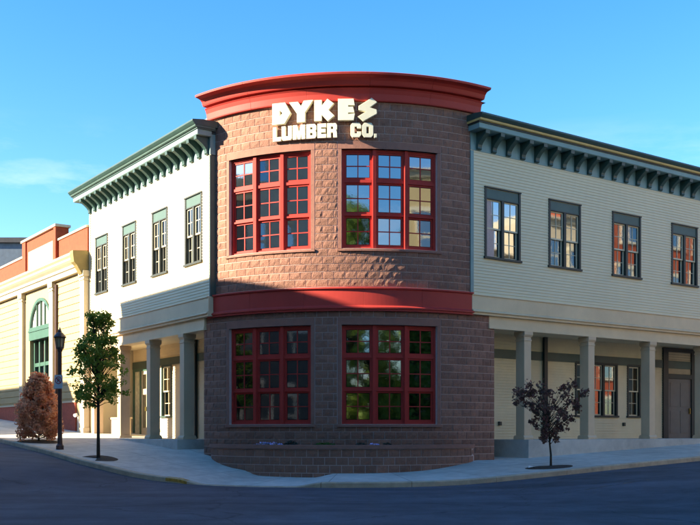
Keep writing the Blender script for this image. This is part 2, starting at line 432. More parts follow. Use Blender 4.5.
while ZB + kc * CH < 10.42:
    z0 = ZB + kc * CH; z1 = z0 + CH; zc = (z0 + z1) / 2
    blk = sorted([(h[0], h[1]) for h in holes if h[2] < zc < h[3]])
    B0, B1 = (A0, A1) if z1 < 4.9 else (-45.5, 33.6)
    if z0 > 9.3: B1 = 35.2
    free = []; x = B0
    for h0, h1 in blk:
        if h0 > x: free.append((x, min(h0, B1)))
        x = max(x, h1)
    if x < B1: free.append((x, B1))
    for f0, f1 in free:
        a = A0 - dBW * (0 if kc % 2 else .5)
        pcs = []
        while a < f1:
            c0, c1 = max(a, f0), min(a + dBW, f1)
            if c1 > c0 + .01: pcs.append([c0, c1])
            a += dBW
        if len(pcs) > 1 and pcs[0][1] - pcs[0][0] < .22 * dBW: pcs[1][0] = pcs[0][0]; pcs.pop(0)
        if len(pcs) > 1 and pcs[-1][1] - pcs[-1][0] < .22 * dBW: pcs[-2][1] = pcs[-1][1]; pcs.pop()
        for c0, c1 in pcs: blocks.append(((c0 + c1) / 2, z0, (c1 - c0) * math.pi / 180 * R, z1))
    kc += 1
def show(b):                                        # how large a block shows from the street
    return b[2] * math.cos(RAD(b[0] - 2)) - .02 * abs(b[0])/40 - (1 if b[1] < 1.3 and -30 < b[0] < 30 else 0)
order = sorted(range(len(blocks)), key=lambda q: -show(blocks[q]))
part_set = set(order[:300]); rest = MB(); rr = []
for q, (ac, z0, wd, z1) in enumerate(blocks):
    src = random.choice(FULL if wd > .21 else HALF); sc = (wd - .016) / ((BW if wd > .21 else BW / 2) - .016)
    F = FT(ac, R); mt = F.mat(0, 0, z0 + .0095) @ Matrix.Diagonal((sc, 1, 1, 1))
    if random.random() < .5: mt = mt @ Matrix.Translation((0, 0, 0))
    if q in part_set: place('block', src, mt, tower)
    else:
        b = len(rest.v); rest.v += [mt @ v.co for v in src.vertices]
        rest.f += [tuple(b + i for i in p.vertices) for p in src.polygons]
        rr += [random.random()] * len(src.vertices)
ob = rest.build('block_field', M['block'], tower); props(ob, kind='stuff')
at = ob.data.attributes.new('rnd', 'FLOAT', 'POINT'); at.data.foreach_set('value', rr)
# inner closure so that no daylight falls through the tower
MB().arc([(R - 3.5, .2), (R - .5, .2), (R - .5, 10.3), (R - 3.5, 10.3)], A0, A1, 24, O).build('tower_core', M['interior'], bld)
# tower windows
UW = None
def sash_mesh(wd, h, rail, mun, dep, cols, rows, m, name='sash'):
    mb = MB(); mb.box(-wd / 2, -wd / 2 + rail, 0, dep, 0, h); mb.box(wd / 2 - rail, wd / 2, 0, dep, 0, h)
    mb.box(-wd / 2 + rail, wd / 2 - rail, .001, dep, 0, rail * 1.2); mb.box(-wd / 2 + rail, wd / 2 - rail, .001, dep, h - rail, h)
    for c in range(1, cols):
        x = -wd / 2 + rail + (wd - 2 * rail) * c / cols; mb.box(x - mun / 2, x + mun / 2, .006, dep - .004, rail * 1.2, h - rail)
    for r in range(1, rows):
        z = rail * 1.2 + (h - 2.2 * rail) * r / rows; mb.box(-wd / 2 + rail, wd / 2 - rail, .009, dep - .006, z - mun / 2, z + mun / 2)
    return tmpl(mb, name, m)
def pane_mesh(wd, h, name='pane'):
    return tmpl(MB().box(-wd / 2, wd / 2, 0, .006, -h / 2, h / 2), name, M['glass'])
def jit(a): return Matrix.Rotation(RAD(random.gauss(0, a)), 4, 'X') @ Matrix.Rotation(RAD(random.gauss(0, a)), 4, 'Z')
pcache = {}
for wi, (a0, a1, z0, z1) in enumerate(WIN):
    da = (a1 - a0) / 3; uw = 2 * (R - .12) * math.sin(RAD(da / 2))
    mb = MB(); rows = [(z0 + .06, z0 + .06 + .83), (z0 + .06 + .83 + .045, z0 + 1.81 - .03), (z0 + 1.81 + .045, z1 - .07)]
    H = z1 - z0
    for u in range(3):
        F = FT(a0 + da * (u + .5), (R - .12) * math.cos(RAD(da / 2)))
        x0, x1 = -uw / 2, uw / 2
        mb.box(x0 + .002, x0 + .065, -.02, .09, z0 + .002, z1 - .002, F); mb.box(x1 - .065, x1 - .002, -.02, .09, z0 + .002, z1 - .002, F)
        mb.box(x0 + .065, x1 - .065, -.018, .09, z0 + .002, z0 + .06, F); mb.box(x0 + .065, x1 - .065, -.018, .09, z1 - .07, z1 - .002, F)
        mb.box(x0 + .065, x1 - .065, -.016, .085, rows[0][1], rows[1][0], F)
        mb.box(x0 + .065, x1 - .065, -.022, .085, rows[1][1], rows[2][0], F)
        if u: mb.box(x0 - .045, x0 + .045, -.06, .02, z0 + .004, z1 - .004, F)
    win = mb.build('window', M['redpaint'], bld)
    for u in range(3):
        F = FT(a0 + da * (u + .5), (R - .12) * math.cos(RAD(da / 2)))
        sw = uw - .13
        for ri, (r0, r1) in enumerate(rows):
            key = (round(sw, 2), round(r1 - r0, 3))
            if key not in pcache:
                pcache[key] = (sash_mesh(sw, r1 - r0, .05, .026, .04, 2, 2, M['redpaint']),
                               pane_mesh((sw - .10) / 2 - .026, (r1 - r0 - .11) / 2 - .026))
            dy = .035 if ri == 0 else (.012 if ri == 1 else .004)
            place('sash', pcache[key][0], F.mat(0, dy, r0), win)
            tilt = jit(.25)
            for cx in (-1, 1):
                for cz in (0, 1):
                    px = cx * (sw - .10) / 4; pz = .06 + (r1 - r0 - .11) * (.25 + .5 * cz)
                    place('pane', pcache[key][1], F.mat(px, dy + .022, r0 + pz) @ tilt @ jit(.10), win)
    # smooth surround
    mb = MB(); n_ = 14
    mb.arc([(R - .10, z1), (R + .006, z1), (R + .006, z1 + .97 * CH), (R - .10, z1 + .97 * CH)], a0 - SUR + .1, a1 + SUR - .1, n_, O)
    mb.arc([(R - .10, z0), (R + .002, z0), (R + .002, z1 - .004), (R - .10, z1 - .004)], a0 - SUR + .1, a0 - .02, 2, O)
    mb.arc([(R - .10, z0), (R + .002, z0), (R + .002, z1 - .004), (R - .10, z1 - .004)], a1 + .02, a1 + SUR - .1, 2, O)
    mb.arc([(R - .14, z0 - .38 * CH), (R + .05, z0 - .38 * CH), (R + .05, z0 - .02), (R - .14, z0)], a0 - SUR, a1 + SUR, n_, O)
    mb.build('window_surround', M['precast'], bld)
# red band and cornice of the tower
def ring(prof, a0, a1, n, name, m):
    return MB().arc(prof, a0, a1, n, O).build(name, m, bld)
zb = 4.83
nb = 5; 
for k in range(nb):
    e0 = -44.2 + 77.4 * k / nb; e1 = -44.2 + 77.4 * (k + 1) / nb - .03
    MB().arc([(R - .05, zb), (R + .10, zb), (R + .10, zb + .05), (R + .135, zb + .06), (R + .135, zb + .10), (R + .10, zb + .125), (R + .075, zb + .15), (R + .075, 5.40), (R + .12, 5.42), (R + .12, 5.46), (R - .05, 5.49)],
             e0, e1, 14, O).build('red_band', M['redmetal'], bld, bevel=.004)
cp = [(R - .3, 10.42), (R + .10, 10.42), (R + .11, 10.45), (R + .13, 10.60), (R + .17, 10.70), (R + .20, 10.735), (R + .12, 10.745), (R + .12, 10.775), (R + .25, 10.785), (R + .27, 10.82), (R + .30, 10.90),
      (R + .36, 10.955), (R + .42, 10.97), (R + .52, 10.985), (R + .53, 11.04), (R + .50, 11.055), (R - .3, 11.07)]
ca0, ca1 = -44.2, 35.6
for k in range(5):
    e0 = ca0 + (ca1 - ca0) * k / 5; e1 = ca0 + (ca1 - ca0) * (k + 1) / 5 - (.03 if k < 4 else 0)
    MB().arc(cp, e0, e1, 16, O).build('tower_cornice', M['redmetal'], bld, bevel=.004)
mb = MB(); pts = [Vector((O[0] + (R - .31) * math.sin(RAD(A0 + (A1 - A0) * k / 20)), O[1] - (R - .31) * math.cos(RAD(A0 + (A1 - A0) * k / 20)), 10.98)) for k in range(21)]
b0 = len(mb.v); mb.v += pts + [Vector((O[0], O[1] + 1, 10.98))]; mb.f.append(tuple(range(22)))
mb.build('tower_roof', M['roof'], bld)

# ---- wings
def saw(mb, F, x0, x1, z0, z1, base=0.0, ex=.086, lip=.015):
    k = math.floor(z0 / ex)
    while k * ex < z1 - 1e-4:
        a = max(z0, k * ex); b = min(z1, (k + 1) * ex)
        ya = base - lip * (1 - (a - k * ex) / ex); yb = base - lip * (1 - (b - k * ex) / ex) 
        mb.quad(F(x0, ya, a), F(x1, ya, a), F(x1, yb, b), F(x0, yb, b))
        mb.quad(F(x0, ya, a), F(x1, ya, a), F(x1, base + .004, a), F(x0, base + .004, a))
        k += 1
def siding(name, F, x0, x1, z0, z1, hol, m, base=0.0, back=.25):
    mb = MB(F); xs = x0
    hol = sorted(hol)
    for (h0, h1, g0, g1) in hol:
        if h0 > xs: saw(mb, F, xs, h0, z0, z1, base)
        if g0 > z0: saw(mb, F, h0, h1, z0, g0, base)
        if g1 < z1: saw(mb, F, h0, h1, g1, z1, base)
        xs = h1
    if xs < x1: saw(mb, F, xs, x1, z0, z1, base)
    return mb.build(name, m, bld)
wcache = {}
def wing_window(F, x0, x1, z0, z1, base=0.0, units=2, header=.28, recess=.05, frame='casing', panel='tealpanel', sashm='creamsash'):
    """casing with a header panel over paired double-hung sashes"""
    cs = .075; mb = MB(F); zt = z1 - header
    mb.box(x0, x0 + cs, base - .035, base + .12, z0 + .06, zt); mb.box(x1 - cs, x1, base - .035, base + .12, z0 + .06, zt)
    mb.box(x0 - .03, x1 + .03, base - .07, base + .12, z0, z0 + .06)
    mb.box(x0, x0 + cs, base - .035, base + .05, zt, z1); mb.box(x1 - cs, x1, base - .035, base + .05, zt, z1)
    mb.box(x0 - .012, x1 + .012, base - .055, base + .05, z1, z1 + .035)
    mb.box(x0 + cs, x1 - cs, base - .03, base + .12, zt - .03, zt)
    uw = (x1 - x0 - 2 * cs - .10 * (units - 1)) / units
    for u in range(1, units):
        xm = x0 + cs + u * (uw + .10) - .10; mb.box(xm, xm + .10, base - .03, base + .12, z0 + .06, zt - .03)
    win = mb.build('window', M[frame], bld, bevel=.004)
    MB(F).box(x0 + cs, x1 - cs, base - .012, base + .03, zt, z1).build('header_panel', M[panel], win)
    h = (zt - .03 - z0 - .06) / 2; key = (round(uw, 3), round(h, 3), sashm)
    if key not in wcache: wcache[key] = (sash_mesh(uw - .006, h + .02, .036, .017, .035, 2, 2, M[sashm]), pane_mesh(uw - .075, h - .06))
    for u in range(units):
        xc = x0 + cs + u * (uw + .10) + uw / 2
        for k in (0, 1):
            dy = base + (.06 if k == 0 else .02); zz = z0 + .06 + k * h - (.0 if k == 0 else .02)
            place('sash', wcache[key][0], F.mat(xc, dy, zz), win)
            place('pane', wcache[key][1], F.mat(xc, dy + .02, zz + h / 2 + .01) @ jit(.22), win)
    return win
def bracket_mesh():
    prof = [(0, 0), (-.05, .0), (-.075, .03), (-.07, .07), (-.085, .13), (-.14, .20), (-.22, .27), (-.32, .34), (-.39, .38), (-.40, .47), (0, .47)]
    return tmpl(MB().prism_x(prof, -.075, .075), 'bracket', M['teal'])
BR = bracket_mesh()
def wing(F, sgn, x_near, x_far, wins, nbr, br0, br1, cols, shade):
    lo, hi = min(x_near, x_far), max(x_near, x_far)
    Zs, Zt = 5.40, 9.42
    siding('siding', F, lo, hi, Zs, Zt, [(a + .01, b - .01, 6.48, 8.44) for a, b in wins], M['siding'])
    for a, b in wins: wing_window(F, a, b, 6.46, 8.45)
    # solid behind the siding (keeps daylight out)
    mb = MB(F); xs = sorted(wins); x = lo
    mb.box(lo + .01, hi - .01, .16, 8.0, 4.62, 10.0); mb.build('wing_core', M['interior'], bld)
    # corner board beside the tower
    e0, e1 = (x_near - .0, x_near + sgn * (.11 if sgn > 0 else .05))
    MB(F).box(min(e0, e1), max(e0, e1), -.03, .35, 5.42, 9.40).build('corner_board', M['teal'] if sgn < 0 else M['teallight'], bld)
    f0, f1 = (x_far, x_far - sgn * .11)
    MB(F).box(min(f0, f1), max(f0, f1), -.028, .15, 5.42, 9.40).build('corner_board', M['siding'], bld)
    # end wall
    MB(F).box(x_far - .02 if sgn > 0 else x_far + .005, x_far - .005 if sgn > 0 else x_far + .02, .02, 8.0, .5, 10.0).build('end_wall', M['siding'], bld)
    # frieze, brackets, cornice
    MB(F).box(lo + .002, hi - .002, -.022, .14, 9.42, 9.99).build('frieze', M['teallight'], bld)
    for k in range(nbr):
        x = br0 + (br1 - br0) * k / (nbr - 1)
        place('bracket', BR, F.mat(x, -.022, 9.44), bld)
    c0, c1 = lo - (.55 if sgn < 0 else .0), hi + (.0 if sgn < 0 else .5)
    if sgn > 0: c0 = lo - .12
    else: c1 = hi + .10
    MB(F).prism_x([(0, 9.912), (-.42, 9.912), (-.44, 9.93), (-.44, 10.06), (0, 10.06)], c0 + .06, c1 - .06).build('cornice_fascia', M['teallight'], bld)
    MB(F).box(c0 + .03, c1 - .03, -.47, .1, 10.061, 10.10).build('cornice_shadow_bead', M['dark'] if sgn > 0 else M['teal'], bld)  # right wing: dark colour stands in for the shadow line under the gold bead
    MB(F).prism_x([(.1, 10.10), (-.50, 10.10), (-.53, 10.12), (-.54, 10.16), (.1, 10.16)], c0 + .01, c1 - .01).build('cornice_bead', M['gold'] if sgn > 0 else M['tealpanel'], bld)
    MB(F).prism_x([(.3, 10.16), (-.55, 10.16), (-.58, 10.19), (-.62, 10.24), (-.62, 10.285), (-.3, 10.33), (.3, 10.34)], c0, c1).build('cornice_cap', M['teal'], bld)
    MB(F).box(lo, hi, .0, 8.2, 10.0, 10.15).build('wing_roof', M['roof'], bld)
    # fascia and architrave over the porch
    MB(F).box(lo + .01, hi - .01, -.075, .35, 5.0, 5.39).box(lo + .003, hi - .003, -.10, .35, 4.86, 4.93).prism_x([(.3, 4.93), (-.15, 4.93), (-.15, 4.96), (-.085, 5.0), (.3, 5.0)], lo, hi) \
        .box(lo + .005, hi - .005, -.10, .2, 5.39, 5.42).build('porch_fascia', M['beige'], bld, bevel=.004)
    a_near = x_near + sgn * (.72 if sgn > 0 else .42)
    q0, q1 = min(a_near, x_far), max(a_near, x_far)
    MB(F).box(q0, q1, .0, .32, 4.62, 4.86).box(q0 - .02, q1 + .02, -.03, .34, 4.51, 4.575).box(q0 - .01, q1 + .01, -.012, .33, 4.575, 4.62).build('architrave', M['beige'], bld, bevel=.004)
    MB(F).box(lo + .1, hi - .02, .33, 1.62, 4.60, 4.66).build('porch_ceiling', M['cream'], bld)
    # columns
    cw, cdp = .28, .34
    for c in cols:
        mb = MB(F); x = c + (cw / 2 if sgn > 0 else -cw / 2)
        mb.box(x - cw / 2, x + cw / 2, 0, cdp, 1.50, 4.36)
        mb.prism_x([(-.01, 4.36), (cdp + .01, 4.36), (cdp + .045, 4.42), (cdp + .045, 4.51), (-.045, 4.51), (-.045, 4.42)], x - cw / 2 - .03, x + cw / 2 + .03)
        mb.box(x - cw / 2 - .015, x + cw / 2 + .015, -.015, cdp + .015, 4.24, 4.285)
        mb.prism_x([(-.05, 1.38), (cdp + .05, 1.38), (cdp + .05, 1.44), (cdp + .012, 1.50), (-.012, 1.50), (-.05, 1.44)], x - cw / 2 - .05, x + cw / 2 + .05)
        mb.build('porch_column', M['taupe'], bld, bevel=.006)
    # plinth
    p_near = cols[0] - sgn * .08; q0, q1 = min(p_near, x_far), max(p_near, x_far)
    MB(F).box(q0, q1, -.25, 1.62, .2, 1.38).build('porch_plinth', M['plinth'], bld, bevel=.012)
wing(FR, 1, 5.64, 30.0, [(6.17, 7.57), (8.73, 10.12), (11.56, 12.94), (14.50, 15.90), (17.4, 18.8), (20.3, 21.7)], 43, 5.92, 29.8,
     [7.74, 10.48, 13.40, 16.25, 19.1, 21.95, 24.8, 27.6], False)
wing(FL, -1, -4.56, -14.05, [(-6.20, -5.09), (-8.55, -7.42), (-10.97, -9.82), (-13.44, -12.29)], 20, -4.72, -13.90,
     [-6.30, -8.74, -11.18, -13.62], True)
# porch back walls
BK = 1.6
def back(F, x0, x1, hol, sgn):
    siding('porch_wall', F, x0, x1, .6, 4.62, hol, M['cream'], BK)
    MB(F).box(x0, x1, BK + .13, BK + .2, .6, 4.62).build('porch_wall_lining', M['interior'], bld)
back(FR, 6.0, 29.9, [(11.66, 13.76, 2.09, 3.86), (14.25, 14.96, 2.09, 3.86), (16.15, 18.0, 1.38, 3.86)], 1)
back(FL, -13.9, -4.6, [(-11.40, -10.56, 2.09, 3.89), (-13.84, -12.49, 1.38, 3.89)], -1)
MB(FR).box(6.2, 29.5, BK - .045, BK + .05, 3.86, 4.13).build('header_band', M['teal'], bld)
MB(FL).box(-13.88, -5.0, BK - .045, BK + .05, 3.90, 4.15).build('header_band', M['teal'], bld)
wing_window(FR, 11.66, 13.76, 2.09, 3.875, BK, 3, .02, frame='dark', panel='dark')
wing_window(FR, 14.25, 14.96, 2.09, 3.875, BK, 1, .02, frame='dark', panel='dark')
wing_window(FL, -11.40, -10.56, 2.09, 3.905, BK, 1, .02, frame='teal', panel='teal')
for x in (10.14, 18.4): 
    MB(FR).box(x, x + .15, BK - .12, BK - .03, 1.38, 4.60).build('downspout', M['dark'], bld, bevel=.01)
MB(FL).box(-8.75, -8.58, BK - .12, BK - .03, 1.38, 4.60).build('downspout', M['dark'], bld, bevel=.01)
for x in (8.28, 14.06): MB(FR).box(x - .055, x + .055, BK - .07, BK - .01, 1.80, 1.92).build('outlet_box', M['dark'], bld, bevel=.008)
# right door with transom
x0, x1 = 16.15, 18.0
mb = MB(FR); mb.box(x0, x0 + .28, BK - .07, BK + .1, 1.38, 4.58).box(x1 - .24, x1, BK - .07, BK + .1, 1.38, 4.58).box(x0 + .28, x1 - .24, BK - .068, BK + .1, 3.50, 3.66).box(x0 + .28, x1 - .24, BK - .068, BK + .1, 4.44, 4.58)
mb.build('door_frame', M['dark'], bld, bevel=.006)
MB(FR).box(x0 + .28, x1 - .24, BK - .012, BK + .02, 3.66, 4.44).build('transom_pane', M['tan'], bld)
door = MB(FR).box(x0 + .28, x1 - .24, BK - .02, BK + .03, 1.38, 3.50).build('door', mat('taupe_door_paint', (.16, .14, .125), .5, .1, 3), bld)
xm = (x0 + x1) / 2 + .02
for (u0, u1, w0, w1) in ((x0 + .42, xm - .06, 1.55, 2.35), (xm + .06, x1 - .38, 1.55, 2.35), (x0 + .42, xm - .06, 2.5, 3.35), (xm + .06, x1 - .38, 2.5, 3.35)):
    MB(FR).box(u0, u1, BK - .032, BK - .018, w0, w1).build('door_panel', door.data.materials[0], door, bevel=.006)
MB(FR).box(x1 - .36, x1 - .33, BK - .08, BK - .02, 2.25, 2.45).build('door_handle', M['brass'], door)
# left glazed door with side light
x0, x1 = -13.84, -12.49
mb = MB(FL); mb.box(x0, x0 + .09, BK - .05, BK + .08, 1.38, 3.90).box(x1 - .09, x1, BK - .05, BK + .08, 1.38, 3.90).box(x0 + .62, x0 + .72, BK - .05, BK + .08, 1.38, 3.90).box(x0 + .09, x0 + .62, BK - .048, BK + .08, 3.80, 3.90).box(x0 + .72, x1 - .09, BK - .048, BK + .08, 3.80, 3.90)
mb.build('door_frame', M['green'], bld)
MB(FL).box(x0 + .09, x0 + .62, BK + .0, BK + .03, 1.38, 3.80).build('side_light', M['curtain'], bld)
d = MB(FL); u0, u1 = x0 + .72, x1 - .09
d.box(u0, u0 + .1, BK - .02, BK + .03, 1.38, 3.80).box(u1 - .1, u1, BK - .02, BK + .03, 1.38, 3.80).box(u0 + .1, u1 - .1, BK - .02, BK + .03, 1.38, 1.75).box(u0 + .1, u1 - .1, BK - .02, BK + .03, 3.68, 3.80).box(u0 + .1, u1 - .1, BK - .02, BK + .03, 2.95, 3.15)
door = d.build('door', M['nwhite'], bld)
for (w0, w1) in ((1.75, 2.95), (3.15, 3.68)): MB(FL).box(u0 + .1, u1 - .1, BK + .0, BK + .012, w0, w1).build('pane', M['glass'], door)
MB(FL).box(u1 - .08, u1 - .04, BK - .08, BK - .02, 2.35, 2.5).build('door_handle', M['brass'], door)
# bulkhead behind the end bay of the left porch
MB(FL).box(-13.5, -12.0, .55, .72, 1.38, 2.05).box(-13.55, -11.95, .52, .75, 2.05, 2.12).build('bulkhead', M['tan'], bld)

# ---------------------------------------------------------------- lettering on the tower
def letter(ch):
    B = lambda x0, y0, x1, y1: [(x0, y0), (x1, y0), (x1, y1), (x0, y1)]
    oct_ = lambda c: [(c, 0), (1 - c, 0), (1, c), (1, 1 - c), (1 - c, 1), (c, 1), (0, 1 - c), (0, c)]
    if ch == 'D!': return [[(0, 0), (.66, 0), (1, .47), (.70, 1), (0, 1)], [(.40, .34), (.40, .68), (.58, .51)]]
    if ch == 'Y!': return [[(.33, 0), (.66, 0), (.66, .45), (1, 1), (.62, 1), (.50, .74), (.36, .97), (0, .97), (.33, .42)]]
    if ch == 'K!': return [[(0, 0), (.36, 0), (.36, .30), (.68, -.02), (1, .22), (.70, .50), (.97, .80), (.66, 1.02), (.36, .70), (.36, .98), (0, .98)]]
    if ch == 'E!': return [[(0, 0), (.93, 0), (1, .30), (.60, .27), (.60, .36), (.98, .36), (.90, .62), (.60, .62), (.60, .71), (1, .70), (.93, 1), (0, 1)]]
    if ch == 'S!': return [[(.27, -.04), (1.0, .32), (.98, .50), (.60, .60), (1.0, .86), (.72, 1.05), (.04, .66), (.04, .48), (.44, .40), (.0, .16)]]
    if ch == 'L': return [[(0, 0), (1, 0), (1, .27), (.42, .27), (.42, 1), (0, 1)]]
    if ch == 'U': return [[(.12, 0), (.88, 0), (1, .14), (1, 1), (.65, 1), (.65, .27), (.35, .27), (.35, 1), (0, 1), (0, .14)]]
    if ch == 'M': return [[(0, 0), (.27, 0), (.27, .55), (.40, 0), (.60, 0), (.73, .55), (.73, 0), (1, 0), (1, 1), (.66, 1), (.5, .42), (.34, 1), (0, 1)]]
    if ch == 'B': return [[(0, 0), (.85, 0), (1, .14), (1, .42), (.90, .52), (1, .62), (1, .87), (.85, 1), (0, 1)], [(.36, .20), (.36, .40), (.64, .40), (.64, .20)], [(.36, .62), (.36, .80), (.64, .80), (.64, .62)]]
    if ch == 'E': return [[(0, 0), (1, 0), (1, .25), (.40, .25), (.40, .39), (.93, .39), (.93, .62), (.40, .62), (.40, .75), (1, .75), (1, 1), (0, 1)]]
    if ch == 'R': return [[(0, 0), (.36, 0), (.36, .36), (.62, .36), (.66, 0), (1, 0), (1, .06), (.97, .42), (.90, .49), (1, .60), (1, .87), (.85, 1), (0, 1)], [(.36, .58), (.36, .78), (.64, .78), (.64, .58)]]
    if ch == 'C': return [[(.18, 0), (.82, 0), (1, .17), (1, .38), (.64, .38), (.64, .25), (.36, .25), (.36, .75), (.64, .75), (.64, .62), (1, .62), (1, .83), (.82, 1), (.18, 1), (0, .83), (0, .17)]]
    if ch == 'O': return [oct_(.18), [(.36, .25), (.36, .75), (.64, .75), (.64, .25)]]
    if ch == '.': return [[(0, -.12), (.5, 0), (1, 0), (1, 1), (0, 1)]]
def letter_mesh(ch, wd, h, dep):
    cu = bpy.data.curves.new('letter', 'CURVE'); cu.dimensions = '2D'; cu.fill_mode = 'BOTH'; cu.extrude = dep / 2; cu.bevel_depth = .006; cu.bevel_resolution = 1
    for poly in letter(ch):
        sp = cu.splines.new('POLY'); sp.points.add(len(poly) - 1); sp.use_cyclic_u = True
        for p, (x, y) in zip(sp.points, poly): p.co = ((x - .5) * wd, y * h, 0, 1)
    tmp = bpy.data.objects.new('t', cu); me = bpy.data.meshes.new_from_object(tmp); bpy.data.objects.remove(tmp); bpy.data.curves.remove(cu)
    me.name = 'letter'; me.transform(Matrix.Rotation(RAD(90), 4, 'X')); me.materials.clear(); me.materials.append(M['letter'])
    me.polygons.foreach_set('use_smooth', [False] * len(me.polygons))
    return me
k_ = 978.0
def th_px(px, r):
    q = (px - 350) / k_; A = 1 + q * q; Bq = -2 * (q * O[0] + O[1]); Cq = O[0] ** 2 + O[1] ** 2 - r * r
    Y = (-Bq - math.sqrt(Bq * Bq - 4 * A * Cq)) / (2 * A); return math.degrees(math.atan2(q * Y - O[0], O[1] - Y))
sgn_o = thing('wall_lettering', FT(-8, R)(0, 0, 9.4), 'cream raised letters DYKES LUMBER CO. on the brown block tower', 'sign')
def put(chs, z0, h, dep, off):
    for ch, p0, p1 in chs:
        r = R + off; t0, t1 = th_px(p0, r), th_px(p1, r); tc = (t0 + t1) / 2; wd = 2 * r * math.sin(RAD((t1 - t0) / 2))
        F = FT(tc, r); o = place('letter', letter_mesh(ch, wd, h, dep), F.mat(0, 0, z0), sgn_o)
        o['label'] = 'letter ' + ('dot' if ch == '.' else ch[0])
        if ch != '.':
            MB(F).box(-.02, .02, .02, off + .02, z0 + h * .35, z0 + h * .40).build('stand_off', M['dark'], sgn_o)
zx = lambda v: 265 + v / 5.8333
put([('D!', zx(48), zx(152)), ('Y!', zx(146), zx(282)), ('K!', zx(291), zx(405)), ('E!', zx(428), zx(523)), ('S!', zx(543), zx(651))], 9.89, .56, .09, .11)
put([('L', zx(50), zx(95)), ('U', zx(101), zx(158)), ('M', zx(166), zx(235)), ('B', zx(244), zx(300)), ('E', zx(309), zx(357)), ('R', zx(365), zx(420)), ('C', zx(500), zx(560)), ('O', zx(568), zx(630))], 9.45, .375, .06, .08)
put([('.', zx(637), zx(650))], 9.45, .09, .06, .08)

# ---------------------------------------------------------------- planter
pl = thing('planter', FT(-7, R)(0, -.5, .5), 'low curved brown block planter wall at the foot of the round tower', 'planter')
PW = []
pa0, pa1 = -43.5, 34.0; PC = (pa0 + pa1) / 2
def pr(a): return R + 1.0 * max(0, 1 - ((a - PC) / ((pa1 - pa0) / 2)) ** 2) ** .8 + .02
NA = 60
def strip(mb, inner, outer, z0, z1, a0, a1, n=NA):
    i = len(mb.v)
    for k in range(n + 1):
        a = a0 + (a1 - a0) * k / n; s = math.sin(RAD(a)); c = math.cos(RAD(a))
        for (r, z) in ((inner(a), z0), (outer(a), z0), (outer(a), z1), (inner(a), z1)): mb.v.append(Vector((O[0] + r * s, O[1] - r * c, z)))
    for k in range(n):
        for j in range(4): jj = (j + 1) % 4; mb.f.append((i + 4 * k + j, i + 4 * k + jj, i + 4 * k + 4 + jj, i + 4 * k + 4 + j))
    mb.f.append((i, i + 1, i + 2, i + 3)); mb.f.append((i + 4 * n + 3, i + 4 * n + 2, i + 4 * n + 1, i + 4 * n)); return mb
PZ = 1.155
strip(MB(), lambda a: max(pr(a) - .2, R - .05), lambda a: pr(a) - .008, .2, PZ, pa0, pa1).build('planter_wall', M['mortar'], pl)
pw = pl.children[0] if pl.children else None
pw = [o for o in bpy.data.objects if o.name.startswith('planter_wall')][0]
for k in range(-1, 5):
    z1 = PZ - k * CH; z0 = z1 - CH
    if k < 0: continue
    a = pa0 + (0 if k % 2 else dBW * .43)
    while a < pa1 - dBW * .8:
        r = pr(a + dBW * .43); d = BW / r * 180 / math.pi; ac = a + d / 2
        p0 = Vector((O[0] + pr(a) * math.sin(RAD(a)), O[1] - pr(a) * math.cos(RAD(a)))); p1 = Vector((O[0] + pr(a + d) * math.sin(RAD(a + d)), O[1] - pr(a + d) * math.cos(RAD(a + d))))
        dv = p1 - p0; mid = (p0 + p1) / 2; F = Frame(mid.x, mid.y, math.degrees(math.atan2(dv.y, dv.x)))
        place('block', random.choice(FULL), F.mat(0, 0, z0 + .0055) @ Matrix.Diagonal((dv.length / BW * .995, 1, 1, 1)), pw); a += d
strip(MB(), lambda a: max(pr(a) - .25, R - .03), lambda a: pr(a) + .045, PZ + .003, PZ + .11, pa0 + .6, pa1 - .6).build('planter_cap', M['precast'], pl, bevel=.01)
strip(MB(), lambda a: R - .05, lambda a: max(pr(a) - .2, R), .5, PZ + .03, pa0 + 3, pa1 - 3).build('soil', M['soil'], pl)

